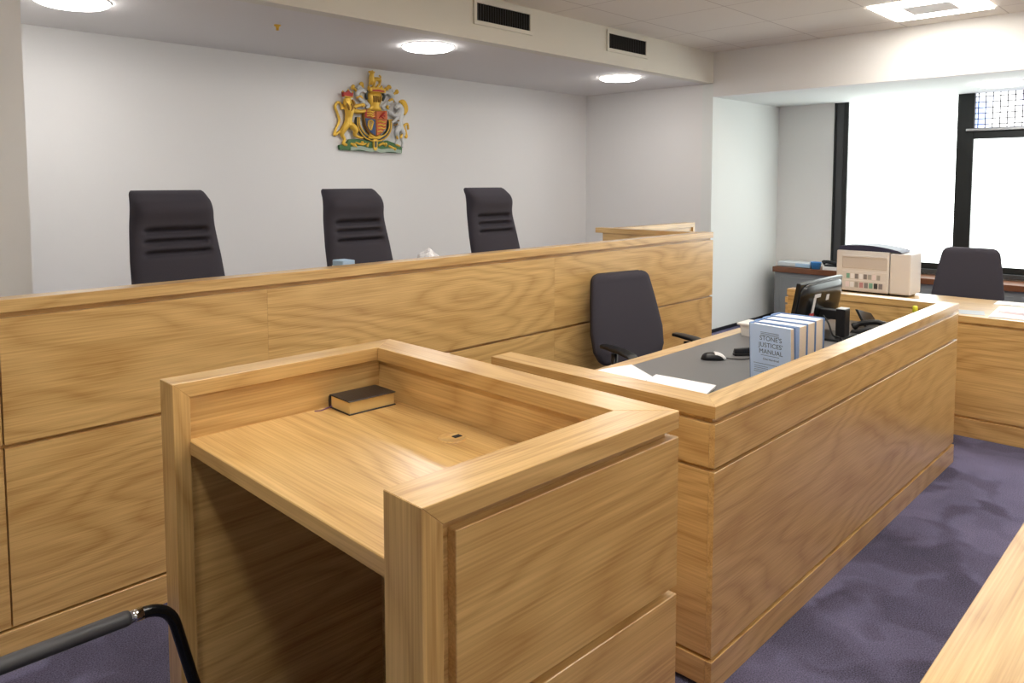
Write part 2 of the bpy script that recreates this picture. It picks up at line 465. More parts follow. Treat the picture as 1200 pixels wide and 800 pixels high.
# inner cores
bx('core', (CX0 + g, CX1 - g, CY0 + g, CYi - .006, .02, CZc), 'oakX', ck, 0, off=o)
bx('core', (CX0 + g, CXi - .006, CYi - .006, CY1 - .003, .02, CZc), 'oakY', ck, 0, off=o)
bx('core', (CXj + .006, CX1 - g, CYi - .006, CY1 - .025, .02, CZc), 'oakY', ck, 0, off=o)
for nm, z0, z1 in (('upper_panel', .722, .859), ('lower_panel', .115, .709)):
    bx(nm, (CX0, CX1, CY0, CY0 + g, z0, z1), 'oakX', ck, .0012, off=o)
    bx(nm, (CX0, CX0 + g, CY0 + g, CY1, z0, z1), 'oakY', ck, .0008, off=o)
    bx(nm, (CX1 - g, CX1, CY0 + g, CY1 - .02, z0, z1), 'oakY', ck, .0008, off=o)
bx('plinth', (CX0 - .003, CX1 + .003, CY0 - .003, CY0 + .02, 0, .103), 'oakX', ck, .0012, off=o)
bx('plinth', (CX0 - .003, CX0 + .02, CY0 + .02, CY1, .018, .103), 'oakY', ck, .0012, off=o)
bx('plinth', (CX1 - .02, CX1 + .003, CY0 + .02, CY1 - .02, 0, .103), 'oakY', ck, .0012, off=o)
WT = .76
bx('worktop', (CXi - .006, CXj + .006, CYi - .006, 1.975, .728, WT), 'grey_top', ck, .001, off=o, label='grey laminate worktop')
bx('worktop_edge', (CXi - .006, CXj + .006, 1.975, 2.048, .722, WT + .0005), 'oakX', ck, .002, off=o)

# ------------------------------------------------------------------ witness stand (turned very slightly)
WA = -.025
WK = .862
X0, X1, Y0, Y1 = (WK * v for v in (.838, 1.669, 1.003, 2.254))
X1i, Y0i, Y1i = (WK * v for v in (1.549, 1.121, 2.159))
X0l = .888 * WK
def wz(z): return 1.6 - (1.6 - z) * WK
Z1, Zc = wz(1.02), wz(.974)
WOX, WOY = 1.6 * WK, WK
wt = thing('witness_stand', 'oak witness stand with raised rim and sloping-free shelf, open on its left side, nearest the camera', 'witness stand', (WOX, WOY, 0), WA)
wt['label'] = 'oak witness stand with raised three-sided rim and inner shelf, open at left, nearest in view'
o = (WOX, WOY, 0)
def q(x, y, z): return (x - WOX, y - WOY, z)
bm = bmesh.new(); hexa(bm, [q(X0l, Y0, Zc), q(X1, Y0, Zc), q(X1i, Y0i, Zc), q(X0l, Y0i, Zc)], [q(X0, Y0, Z1), q(X1, Y0, Z1), q(X1i, Y0i, Z1), q(X0, Y0i, Z1)], .0012)
link('cap_rail', bm, 'oakX', wt)
bm = bmesh.new(); hexa(bm, [q(X0l, Y1i, Zc), q(X1i, Y1i, Zc), q(X1, Y1, Zc), q(X0l, Y1, Zc)], [q(X0, Y1i, Z1), q(X1i, Y1i, Z1), q(X1, Y1, Z1), q(X0, Y1, Z1)], .0012)
link('cap_rail', bm, 'oakX', wt)
bm = bmesh.new(); hexa(bm, [q(X1i, Y0i, Zc), q(X1, Y0, Zc), q(X1, Y1, Zc), q(X1i, Y1i, Zc)], [q(X1i, Y0i, Z1), q(X1, Y0, Z1), q(X1, Y1, Z1), q(X1i, Y1i, Z1)], .0012)
link('cap_rail', bm, 'oakY', wt)
for ya, yb in ((Y0, Y0i), (Y1i, Y1)):
    bm = bmesh.new(); hexa(bm, [q(X0, ya, 0), q(X0l, ya, 0), q(X0l, yb, 0), q(X0, yb, 0)], [q(X0, ya, Z1), q(X0l, ya, Zc), q(X0l, yb, Zc), q(X0, yb, Z1)], .0012)
    link('leg', bm, 'oakZ', wt)
rc = .014                                  # inner lining set back under the rim
bx('core', (X0l, X1 - .022, Y0 + .022, Y0i - .004, .0, Zc), 'oakX', wt, 0, off=o)
bx('core', (X0l, X1 - g, Y1i + rc, Y1 - .022, .0, Zc), 'oakX', wt, 0, off=o)
bx('core', (X1i + rc, X1 - .022, Y0i - .004, Y1i + rc, .0, Zc), 'oakY', wt, 0, off=o)
for nm, z0, z1 in (('upper_panel', wz(.559), wz(.952)), ('lower_panel', .012, wz(.537))):
    bx(nm, (X0l + .026, X1 - .0, Y0, Y0 + .022, z0, z1), 'oakX', wt, .0015, off=o)
    bx(nm, (X1 - .022, X1, Y0 + .022, Y1 - .022, z0, z1), 'oakY', wt, .0012, off=o)
    bx(nm, (X0l + .026, X1, Y1 - .022, Y1, z0, z1), 'oakX', wt, .0012, off=o)
ZS = wz(.845)
bx('shelf', (X0l - .003, X1i + rc, Y0i - .004, Y1i + rc, wz(.802), ZS), 'oakY', wt, .002, off=o)
# cable outlet in the shelf
bm = bmesh.new(); lathe(bm, [(.037, -.004), (.037, .0008), (.035, .0026), (.0325, .0026), (.031, .0008)], (0, 0, 0), 32)
gr = link('cable_outlet', bm, 'oakX', wt, True); gr.location = q(1.449 * WK, 1.637 * WK, ZS)
gr['label'] = 'round cable outlet in the shelf'
bm = bmesh.new(); box(bm, .004, .028, -.008, .008, .0006, .0030, .001); link('slot', bm, 'dark', gr)

# ------------------------------------------------------------------ right-hand desk
rd = thing('office_desk', 'long oak desk with papers and printer in front of the window', 'desk', (5.37, 1.0, 0))
o = (5.37, 1.0, 0)
RY0, RY1 = -.5, 2.36
bx('worktop', (5.37, 6.226, RY0, RY1, .723, .764), 'oakY', rd, .0015, off=o)
bx('front_core', (5.39, 5.43, RY0 + .01, RY1 - .01, 0, .723), 'oakY', rd, 0, off=o)
bx('front_panel', (5.378, 5.39, RY0, RY1, .128, .706), 'oakY', rd, .001, off=o)
bx('plinth', (5.372, 5.39, RY0, RY1, 0, .115), 'oakY', rd, .0015, off=o)
for yy in (RY0, .95, RY1 - .03): bx('end_panel', (5.43, 6.18, yy, yy + .03, 0, .723), 'oakX', rd, .001, off=o)

# near desk
nd = thing('oak_table', 'pale oak desk top running across the bottom right corner, cut by the frame', 'desk', (2.4, 0, 0))
o = (2.4, 0, 0)
bx('worktop', (1.02, 4.3, -.36, .349, .727, .765), 'oakX', nd, .0015, off=o)
bx('front_panel', (1.06, 4.26, .26, .285, .03, .727), 'oakX', nd, .001, off=o)
for xx in (1.06, 4.23): bx('end_panel', (xx, xx + .03, -.33, .26, 0, .727), 'oakY', nd, .001, off=o)

# ------------------------------------------------------------------ chairs
def pad(name, parent, secs, mat='fabric', n=48, e=.45, creases=(), label=None):
    """upholstered cushion lofted from sections (z, centre_y, half_width, half_thickness); front faces -y"""
    bm = bmesh.new(); loops = []
    for z, cy, hw, ht in secs:
        L = []
        for i in range(n):
            a = 2 * PI * i / n; c, s_ = math.cos(a), math.sin(a)
            x = hw * math.copysign(abs(c) ** e, c); y = ht * math.copysign(abs(s_) ** .8, s_)
            if y < 0:
                for zc, dep, wid, span in creases:
                    u = abs(x) / hw
                    y += dep * math.exp(-((z - zc) / wid) ** 2) * (1 / (1 + math.exp((u - span) * 30))) * min(1, -y / (ht * .6))
            L.append((x, cy + y, z))
        loops.append(L)
    loft(bm, loops); return link(name, bm, mat, parent, True, label=label)

def lerp(tab, z):
    for (a, va), (b, vb) in zip(tab, tab[1:]):
        if z <= b: 
            t = (z - a) / (b - a); return tuple(p + (q_ - p) * t for p, q_ in zip(va, vb))
    return tab[-1][1]

def star_base(t, zs):
    bm = bmesh.new(); tube(bm, [(0, 0, .09), (0, 0, .26)], .028, 16); tube(bm, [(0, 0, .26), (0, 0, zs - .045)], .016, 14)
    link('gas_column', bm, 'black', t, True)
    bx('mechanism', (-.08, .08, -.12, .12, zs - .07, zs - .035), 'black', t, .01, 2)
    for k in range(5):
        a = 2 * PI * k / 5 + .3; c, s_ = math.cos(a), math.sin(a)
        bm = bmesh.new(); tube(bm, [(0, 0, .10), (.12 * c, .12 * s_, .10), (.29 * c, .29 * s_, .075)], [.028, .024, .017], 10)
        lg = link('base_leg', bm, 'black', t, True)
        bm = bmesh.new()
        for d in (-.014, .014):
            p = Vector((.29 * c, .29 * s_, .029)); w_ = Vector((-s_, c, 0))
            tube(bm, [p + w_ * (d - .009), p + w_ * (d + .009)], .028, 16)
        tube(bm, [(.29 * c, .29 * s_, .03), (.29 * c, .29 * s_, .08)], .008, 8)
        link('castor', bm, 'black', lg, True)

def seat_pad(t, zs, hw=.245, y0=-.27, y1=.2):
    bm = bmesh.new(); loops = []
    for z, k in ((zs - .035, .90), (zs - .03, .96), (zs, 1), (zs + .03, .98), (zs + .045, .92), (zs + .052, .75), (zs + .054, .3)):
        L = []
        for i in range(40):
            a = 2 * PI * i / 40; c, s_ = math.cos(a), math.sin(a)
            L.append((hw * k * math.copysign(abs(c) ** .5, c), (y0 + y1) / 2 + (y1 - y0) / 2 * k * math.copysign(abs(s_) ** .5, s_), z))
        loops.append(L)
    loft(bm, loops); return link('seat', bm, 'fabric', t, True)

def judge_chair(loc, label, rz=0):
    """high-back upholstered chair; local -y is its front, z from the dais"""
    t = thing('judge_chair', label, 'chair', loc, rz, 'high-backed judges chairs')
    H0, H1 = .44, 1.165
    tab = [(0, (.03, .215)), (.25, (.10, .225)), (.55, (.155, .215)), (.78, (.195, .199)), (.93, (.222, .187)), (1.0, (.258, .174))]
    secs = []; N = 90
    for i in range(N + 1):
        s_ = i / N; z = H0 + (H1 - H0) * s_
        cy, hw = lerp(tab, s_)
        bl = math.exp(-((s_ - .885) / .085) ** 2); ht = .046 + .022 * bl; cy -= .020 * bl
        k = 1
        if s_ > .965: k = math.sqrt(max(0, 1 - ((s_ - .965) / .035) ** 2)) * .5 + .5
        if s_ < .04: k = .7 + .3 * s_ / .04
        kk = .80 + .2 * k if k < 1 else 1
        secs.append((z, cy, hw * (.93 + .07 * k), ht * (k if k > .12 else .12)))
    pad('backrest', t, secs, creases=[(.972, .046, .0125, .72), (.922, .044, .0115, .72), (.868, .040, .0115, .72)], e=.30, n=72)
    seat_pad(t, .47)
    bm = bmesh.new()
    tube(bm, bend_path([(0, .02, .42), (0, .14, .42), (0, .17, .62)], .06), .03, 12); link('back_bar', bm, 'black', t, True)
    star_base(t, .47)
    for sx in (-1, 1):
        bm = bmesh.new(); tube(bm, bend_path([(sx * .2, .02, .42), (sx * .285, .02, .43), (sx * .285, .02, .66)], .04), .016, 10)
        ar = link('armrest', bm, 'black', t, True)
        bm = bmesh.new(); box(bm, sx * .285 - .032, sx * .285 + .032, -.17, .12, .65, .68, .012, 3); link('arm_pad', bm, 'black', ar)
    return t
JZ = .40
j = judge_chair((1.50, 3.50, JZ), 'high-backed charcoal chair with ribbed back, leftmost behind the raised bench')
dup(j, (2.545, 3.50, JZ), 0, 'high-backed charcoal chair with ribbed back, below the coat of arms')
dup(j, (3.655, 3.50, JZ), 0, 'high-backed charcoal chair with ribbed back, rightmost behind the raised bench')

def task_chair(loc, label, rz=0, wid=1.0, top=1.075):
    t = thing('office_chair', label, 'chair', loc, rz, 'plain-backed office chairs')
    H0, H1 = .50, top
    tab = [(0, (.17, .205)), (.15, (.185, .245)), (.35, (.205, .252)), (.7, (.245, .225)), (.9, (.268, .205)), (1, (.275, .19))]
    tab = [(a_, (b_[0], b_[1] * wid)) for a_, b_ in tab]
    secs = []; N = 60
    for i in range(N + 1):
        s_ = i / N; cy, hw = lerp(tab, s_); k = 1
        if s_ > .92: k = math.sqrt(max(0, 1 - ((s_ - .92) / .08) ** 2))
        if s_ < .06: k = math.sqrt(max(0, 1 - ((.06 - s_) / .06) ** 2))
        secs.append((H0 + (H1 - H0) * s_, cy, hw * (.80 + .20 * k), .034 * (.15 + .85 * k)))
    pad('backrest', t, secs, e=.42)
    # moulded rear shell
    secs2 = [(z, cy + .024, hw * .97, ht * .7) for z, cy, hw, ht in secs]
    pad('back_shell', t, secs2, 'black', e=.42)
    seat_pad(t, .47)
    bm = bmesh.new(); tube(bm, bend_path([(0, .05, .42), (0, .23, .42), (0, .245, .66)], .07), .026, 12); link('back_bar', bm, 'black', t, True)
    for sx in (-1, 1):
        bm = bmesh.new(); tube(bm, bend_path([(sx * .2, 0, .425), (sx * .30, 0, .43), (sx * .30, 0, .62)], .04), [.02] * 9, 10)
        ar = link('armrest', bm, 'black', t, True)
        bm = bmesh.new(); L = []
        for yy, zz, w_ in ((-.16, .612, .030), (-.14, .630, .038), (-.06, .645, .042), (.05, .65, .036), (.10, .648, .026)):
            L.append([(sx * .30 + w_ * math.copysign(abs(math.cos(a)) ** .6, math.cos(a)), yy, zz + .012 * math.copysign(abs(math.sin(a)) ** .6, math.sin(a))) for a in [2 * PI * i / 20 for i in range(20)]])
        loft(bm, L); link('arm_pad', bm, 'black', ar, True)
    star_base(t, .47)
    return t
task_chair((3.80, 2.47, 0), "charcoal office chair with black arms behind the grey-topped desk", -.20, 1.16, 1.045)
task_chair((6.62, 1.53, 0), 'charcoal office chair with plain back behind the side desk by the window', -PI / 2)

# visitor armchair in the near left corner: bent tube frame with a padded arm
vc = thing('tubular_armchair', 'black tubular framed armchair with grey arm pad, cut off at the bottom left corner', 'chair', (.262, 1.42, 0))
for sy in (1, -1):
    yy = .28 * sy
    bm = bmesh.new()
    tube(bm, bend_path([(-.34, yy, .659), (.392, yy, .649), (.545, yy, .012), (-.30, yy, .012)], .062, 10), .0132, 14)
    fr = link('side_frame', bm, 'black_gloss', vc, True)
    bm = bmesh.new()
    L = []
    for xx, zz, k in ((-.30, .6585, .8), (-.29, .6585, 1), (.0, .6545, 1), (.298, .6506, 1), (.306, .6506, .9)):
        L.append([(xx, yy + .018 * k * math.cos(a), zz + .001 + .0165 * k * math.sin(a)) for a in [2 * PI * i / 16 for i in range(16)]])
    loft(bm, L); link('arm_pad', bm, 'arm_pad', fr, True, label='dark grey arm pad')
    bm = bmesh.new(); tube(bm, [(.304, yy, .6504), (.334, yy, .6500)], .0142, 14); link('ferrule', bm, 'chrome', fr, True, label='chrome collar')
for xx, zz in ((-.2, .40), (.2, .40)):
    bm = bmesh.new(); tube(bm, [(xx, -.28, zz), (xx, .28, zz)], .011, 10); link('cross_bar', bm, 'black_gloss', vc, True)
seat_pad(vc, .42, .24, -.24, .24)
secs = []
for i in range(31):
    s_ = i / 30; k = math.sqrt(max(0.02, 1 - (max(0, abs(s_ - .5) - .42) / .08) ** 2))
    secs.append((.56 + .28 * s_, 0, .23 * (.85 + .15 * k), .022 * k))
bk = pad('backrest', vc, secs); bk.rotation_euler = (0, 0, PI / 2); bk.location = (-.30, 0, 0)
for sy in (1, -1):
    bm = bmesh.new(); tube(bm, [(-.33, .28 * sy, .665), (-.33, .245 * sy, .68), (-.325, .23 * sy, .80)], .0115, 10); link('back_post', bm, 'black_gloss', vc, True)

# ------------------------------------------------------------------ things on the witness stand
def wloc(x, y, z):
    c, s_ = math.cos(WA), math.sin(WA); ex, ey = x - WOX, y - WOY
    return (WOX + c * ex - s_ * ey, WOY + s_ * ex + c * ey, z)
bb = thing('bible', 'small thick black book with gilt page edges in the corner of the witness stand', 'book', (1.470 * WK, 2.098 * WK, ZS), -.045)
a, b, h = .092 * WK, .062 * WK, .046 * WK
bx('lower_cover', (-a, a, -b, b, 0, .003), 'leather', bb, .001)
bm = bmesh.new(); hexa(bm, [(-a, -b, h - .003), (a, -b, h - .003), (a, b, h - .003), (-a, b, h - .003)], [(-a, -b, h), (a, -b, h), (a, b, h), (-a, b, h)], .0012)
uc = link('upper_cover', bm, 'leather', bb)
bx('page_block', (-a + .004, a - .004, -b + .004, b - .004, .003, h - .003), 'gilt', bb, .0005, label='gilt edged pages')
bm = bmesh.new(); prism(bm, [(b - .004, .0), (b + .004, .006), (b + .006, h / 2), (b + .004, h - .006), (b - .004, h)], -a, a, .0008, 'X'); link('spine', bm, 'leather', bb)
bm = bmesh.new()
tube(bm, smooth_path([(-a + .006, .045, .006), (-a - .012, .047, .003), (-a - .032, .043, .0012), (-a - .05, .05, .0012)], 5), .0018, 6)
link('ribbon_marker', bm, 'ribbon', bb, label='purple ribbon marker')

# ------------------------------------------------------------------ things on the clerk's desk
def text_mesh(s, size):
    cu = D.curves.new('t', 'FONT'); cu.body = s; cu.size = size; cu.align_x = 'CENTER'; cu.align_y = 'CENTER'; cu.extrude = .0002
    ob = D.objects.new('t', cu); COL.objects.link(ob)
    bpy.context.view_layer.update()
    me = D.meshes.new_from_object(ob.evaluated_get(bpy.context.evaluated_depsgraph_get()))
    D.objects.remove(ob); D.curves.remove(cu); return me

def hardback(x, y, rz, th, label, lean=0, titled=False, cover='cover', H_=.245, W_=.19):
    """spine towards +y, front cover faces -x; th along +x"""
    t = thing('law_book', label, 'book', (x, y, WT), rz, 'upright reference volumes on the grey worktop')
    t.rotation_euler = (0, lean, rz)
    c = .0035
    bx('front_cover', (0, c, -W_ / 2, W_ / 2, 0, H_), cover, t, .0008)
    bx('back_cover', (th - c, th, -W_ / 2, W_ / 2, 0, H_), 'cover_dark', t, .0008)
    bx('page_block', (c, th - c, -W_ / 2 + .006, W_ / 2 - .004, .005, H_ - .006), 'cream', t, .001, label='cream page edges')
    bx('page_top', (c, th - c, -W_ / 2 + .006, W_ / 2 - .004, H_ - .006, H_ - .0052), 'pagetop', t, 0)
    bm = bmesh.new(); L = [(0, W_ / 2 - .004)] + [(th / 2 - th / 2 * math.cos(PI * i / 10), W_ / 2 - .002 + .012 * math.sin(PI * i / 10)) for i in range(11)] + [(th, W_ / 2 - .004)]
    prism(bm, L[1:-1] , 0, H_, 0); link('spine', bm, 'cover_dark', t)
    if titled:
        fc = [c_ for c_ in t.children if c_.name.startswith('front_cover')][0]
        def txt(s, size, z):
            me = text_mesh(s, size); me.materials.append(M['ink'])
            ob = D.objects.new('title_text', me); COL.objects.link(ob); ob.parent = fc
            ob.matrix_local = Matrix(((0, 0, -1, -.0005), (-1, 0, 0, -.004), (0, 1, 0, z), (0, 0, 0, 1)))
        for s, sz, z in (("STONE'S", .027, .188), ('JUSTICES\u2019', .027, .160), ('MANUAL', .027, .132), ('One Hundred', .013, .100)):
            txt(s, sz, z)
        for z, w_ in ((.214, .085), (.208, .085), (.202, .085), (.116, .085), (.078, .155), (.042, .155)):
            bm = bmesh.new(); box(bm, -.0006, .0002, -w_ / 2, w_ / 2, z - .0008, z + .0008); link('rule', bm, 'ink', fc)
        for z in (.066, .058, .050): 
            bm = bmesh.new(); box(bm, -.0006, .0002, .01, .075, z - .0007, z + .0007); link('rule', bm, 'ink', fc)
    return t
hardback(3.012, 1.378, -.13, .040, 'pale blue hardback law manual facing the camera, front of the upright row', -.06, True, W_=.188)
hardback(3.062, 1.380, -.03, .082, 'second upright volume of the blue row, thick cream pages behind the titled one', 0, W_=.2)
hardback(3.152, 1.384, -.02, .088, 'third upright volume of the blue row on the grey worktop', 0, W_=.2)
hardback(3.248, 1.390, .0, .10, 'last upright volume of the blue row, nearest the monitor', 0, W_=.2)

# monitor seen from behind
mo = thing('monitor', 'black computer monitor seen from behind with white and red stickers', 'monitor', (4.165, 1.62, WT), -.02)
bm = bmesh.new(); box(bm, -.275, .275, -.012, .014, 0, .258, .006, 2)
sc_ = link('bezel', bm, 'black_gloss', mo); sc_.rotation_euler = (.17, 0, 0); sc_.location = (0, .055, .055)
bm = bmesh.new(); L = []
for y_, kx, z0_, z1_ in ((-.010, .985, .006, .253), (-.020, .97, .012, .250), (-.030, .90, .03, .236), (-.037, .78, .05, .212), (-.040, .60, .07, .19), (-.041, .3, .10, .16)):
    cz = (z0_ + z1_) / 2; hz = (z1_ - z0_) / 2
    L.append([(.275 * kx * math.copysign(abs(math.cos(a)) ** .35, math.cos(a)), y_, cz + hz * math.copysign(abs(math.sin(a)) ** .35, math.sin(a))) for a in [2 * PI * k / 48 for k in range(48)]])
loft(bm, L); link('back_cover', bm, 'black_gloss', sc_, True)
bx('screen', (-.262, .262, .0135, .0148, .015, .245), 'black_gloss', sc_, 0)
def sticker(x, z, w_, h_, mat, y_):
    bm = bmesh.new(); box(bm, x - w_ / 2, x + w_ / 2, y_ - .001, y_ + .001, z - h_ / 2, z + h_ / 2); link('sticker', bm, mat, sc_)
sticker(-.135, .135, .030, .085, 'white_plastic', -.042); sticker(-.107, .186, .075, .02, 'white_plastic', -.042); sticker(-.14, .082, .05, .022, 'sticker_red', -.042); sticker(.03, .165, .034, .032, 'white_plastic', -.042)
bm = bmesh.new(); box(bm, -.035, .035, -.135, -.085, .012, .160, .006, 2); sn = link('stand_column', bm, 'black', mo)
bm = bmesh.new(); box(bm, -.034, .034, -.134, -.086, .160, .164, .0015); link('column_top', bm, 'metal', sn, label='grey cap of the stand column')
bm = bmesh.new(); box(bm, -.03, .03, -.09, .02, .10, .15, .006, 2); link('hinge', bm, 'black', mo)
bm = bmesh.new(); box(bm, -.13, .13, -.14, .07, 0, .012, .005, 2); link('stand_base', bm, 'black', mo)
bm = bmesh.new(); tube(bm, smooth_path([(-.06, -.03, .12), (-.09, -.07, .09), (-.10, -.10, .03), (-.08, -.13, .016), (-.14, -.17, .005)], 6), .005, 8); link('cable', bm, 'black', mo, True)

# mouse
ms = thing('computer_mouse', 'black and white computer mouse on the grey worktop', 'mouse', (3.235, 1.765, WT), -.86)
bm = bmesh.new(); L = []
for s_ in [i / 14 for i in range(15)]:
    x = -.056 + .112 * s_; w_ = .030 * math.sqrt(max(.02, 1 - (2 * s_ - 1) ** 4)); hh = .034 * (1 - (1.3 * (s_ - .42)) ** 2) * math.sqrt(max(.03, 1 - (2 * s_ - 1) ** 6))
    L.append([(x, w_ * math.cos(PI * k / 10), hh * max(0, math.sin(PI * k / 10)) ** .8 + .001) for k in range(11)])
loft(bm, L); link('body', bm, 'black', ms, True)
bm = bmesh.new(); L = []
for s_ in [i / 10 for i in range(11)]:
    x = .006 + .056 * s_; w_ = .024 * math.sqrt(max(.02, 1 - (1.0 * s_) ** 4)); hh = (.034 * (1 - (1.3 * (.5 + .55 * s_ - .42)) ** 2)) * math.sqrt(max(.05, 1 - s_ ** 6)) + .003
    L.append([(x, w_ * math.cos(PI * k / 10), hh * max(0, math.sin(PI * k / 10)) ** .7 + .002) for k in range(11)])
loft(bm, L); link('buttons', bm, 'white_plastic', ms, True, label='white front half')
bm = bmesh.new(); tube(bm, smooth_path([(.058, 0, .008), (.09, .01, .003), (.14, .0, .003), (.2, .03, .003), (.27, .06, .003)], 6), .0026, 8); link('cable', bm, 'black', ms, True)

# stapler-like device beside the books
sp = thing('stapler', 'black stapler lying left of the upright blue volumes', 'stapler', (3.43, 1.685, WT), -.75)
bx('base', (-.07, .07, -.018, .018, 0, .010), 'black', sp, .003, 2)
bm = bmesh.new(); hexa(bm, [(-.07, -.015, .012), (.065, -.017, .014), (.065, .017, .014), (-.07, .015, .012)], [(-.066, -.011, .034), (.06, -.013, .042), (.06, .013, .042), (-.066, .011, .034)], .005, 2); link('top_arm', bm, 'black', sp)

# white tub at the back edge of the worktop
tb = thing('white_tub', 'small white lidded tub at the far edge of the grey worktop', 'container', (3.905, 1.895, WT))
bm = bmesh.new(); loft(bm, [[(x * k, y_ * k, z) for x, y_ in ((-.055, -.045), (.055, -.045), (.055, .045), (-.055, .045))] for z, k in ((0, .88), (.06, 1))]); link('body', bm, 'white_plastic', tb)
bx('lid', (-.07, .07, -.058, .058, .06, .073), 'white_plastic', tb, .005, 2)

# papers
def paper(name, pts, z, th, label, cat='papers', mat='white', group=None, sheets=3):
    cx = sum(p[0] for p in pts) / len(pts); cy = sum(p[1] for p in pts) / len(pts)
    t = thing(name, label, cat, (cx, cy, z), 0, group)
    for k in range(sheets):
        a = random.uniform(-.02, .02) * (k > 0); c, s_ = math.cos(a), math.sin(a)
        bm = bmesh.new(); P = [(c * (x - cx) - s_ * (y_ - cy) + .004 * k, s_ * (x - cx) + c * (y_ - cy) - .003 * k) for x, y_ in pts]
        prism(bm, P, th * k / sheets, th * (k + 1) / sheets - .0002); link('sheet', bm, mat, t)
    return t
paper('loose_papers', [(2.70, 2.03), (2.865, 1.985), (2.745, 1.79), (2.40, 1.73), (2.40, 1.95)], WT + .0005, .003, 'loose white sheets at the back left of the grey worktop')
paper('document_stack', [(2.74, 1.772), (2.755, 1.50), (2.46, 1.43), (2.43, 1.70)], WT + .0005, .018, 'stapled white document lying near the front corner of the grey worktop', sheets=4)

# telephone
ph = thing('telephone', 'black desk telephone with raised sloping display beyond the monitor', 'telephone', (4.45, 1.455, WT), .1)
bm = bmesh.new(); hexa(bm, [(-.12, -.09, 0), (.12, -.09, 0), (.12, .09, 0), (-.12, .09, 0)], [(-.11, -.08, .055), (.11, -.08, .055), (.11, .08, .02), (-.11, .08, .02)], .006, 2); link('body', bm, 'black', ph)
bm = bmesh.new(); tube(bm, smooth_path([(-.10, -.085, .062), (-.095, -.05, .075), (-.095, .03, .06), (-.10, .075, .036)], 5), [.02] * 3 + [.014] * 10 + [.019] * 3, 10); link('handset', bm, 'black', ph, True)
bm = bmesh.new(); hexa(bm, [(-.03, .02, .03), (.20, .02, .03), (.20, .035, .03), (-.03, .035, .03)], [(-.03, .07, .125), (.20, .05, .075), (.20, .065, .075), (-.03, .085, .125)], .003); link('display', bm, 'black', ph)
bm = bmesh.new(); tube(bm, smooth_path([(-.11, .02, .01), (-.17, .0, .004), (-.22, -.06, .004), (-.30, -.08, .004)], 6), .003, 8); link('cord', bm, 'black', ph, True)

# highlighter
hl = thing('highlighter_pen', 'yellow and teal highlighter pen standing inside the far corner of the desk rim', 'pen', (4.585, 1.275, WT))
bm = bmesh.new(); lathe(bm, [(.011, 0), (.012, .01), (.012, .10), (.010, .105)], n=14); link('barrel', bm, 'teal', hl, True)
bm = bmesh.new(); lathe(bm, [(.0135, .10), (.0135, .148), (.009, .153), (.002, .154)], n=14); link('cap', bm, 'yellow', hl, True)

# ------------------------------------------------------------------ things on the side desk
pr = thing('printer', 'beige laser printer with dark arched lid on the side desk', 'printer', (5.93, 1.965, .764), 0)
W0, W1 = -.275, .245
bx('body', (0, .26, -.13, W1, .012, .318), 'beige', pr, .012, 3)
bx('foot', (.02, .24, W0 + .03, W1 - .03, 0, .014), 'dark', pr, .002)
bm = bmesh.new(); box(bm, .008, .26, W0, -.134, 0.012, .312, .012, 3); link('side_unit', bm, 'beige', pr, label='plain beige side unit')
bm = bmesh.new(); box(bm, -.004, .004, -.12, W1 - .045, .185, .272, .006, 2); link('upper_tray', bm, 'beige_dark', pr)
bm = bmesh.new(); box(bm, -.012, .0, -.12, W1 - .045, .270, .284, .004, 2); link('tray_lip', bm, 'beige', pr)
bm = bmesh.new(); box(bm, -.003, .004, -.12, W1 - .045, .03, .165, .006, 2); lt = link('lower_tray', bm, 'beige', pr)
bm = bmesh.new(); box(bm, -.006, -.001, -.11, W1 - .055, .092, .098, .001); link('tray_groove', bm, 'white_plastic', lt)
cols = ['teal_pale', 'white', 'mid_grey', 'white', 'mid_grey', 'metal', 'pinkish', 'metal']
for k in range(8):
    bm = bmesh.new(); yy = .155 - k * .031; box(bm, -.0045, -.0028, yy - .012, yy + .012, .108, .145); link('sticker', bm, cols[k], lt)
cols = ['pinkish', 'white', 'metal', 'pink_dull', 'mid_grey', 'teal_pale', 'dark_grey', 'mid_grey']
for k in range(8):
    bm = bmesh.new(); yy = .16 - k * .034; box(bm, -.0045, -.0028, yy - .0135, yy + .0135, .042, .082); link('sticker', bm, cols[k], lt)
bm = bmesh.new()
prism(bm, [(W0 + .06, 0.319)] + [(W1 - .015 - (W1 - W0 - .075) * t_, 0.319 + .042 * math.sin(PI * (.18 + .82 * t_)) ** .7 + .0005) for t_ in [i / 14 for i in range(14)]][::-1] + [(W1 - .015, 0.319)], .01, .245, 0, 'X')
link('lid', bm, 'navy', pr)

def sheet(name, x, y, z, w_, d_, rz, label, mat='white', th=.001, n=1, cat='papers', grp=None):
    t = thing(name, label, cat, (x, y, z), rz, grp)
    for k in range(n):
        bm = bmesh.new(); e = .006 * k
        box(bm, -w_ / 2 + e, w_ / 2 + e, -d_ / 2 - e, d_ / 2 - e, th * k, th * (k + 1) - .0002); link('sheet', bm, mat, t)
    return t
sheet('open_folder', 5.66, .965, .7645, .46, .30, .08, 'white open folder of papers hanging by the front edge of the side desk', n=2, th=.003)
sheet('paper_pad', 5.70, .95, .7708, .22, .24, -.12, 'pale pink paper pad lying on top of the white folder', 'pinkish', .006, 2)
sheet('printed_sheet', 5.535, 1.21, .7645, .17, .14, .25, 'small grey printed sheet on the side desk left of the white folder', 'film', .0012, 1)
sheet('loose_papers', 6.09, 1.06, .7645, .16, .26, .05, 'white papers along the back edge of the side desk beside the chair', 'white', .003, 2)

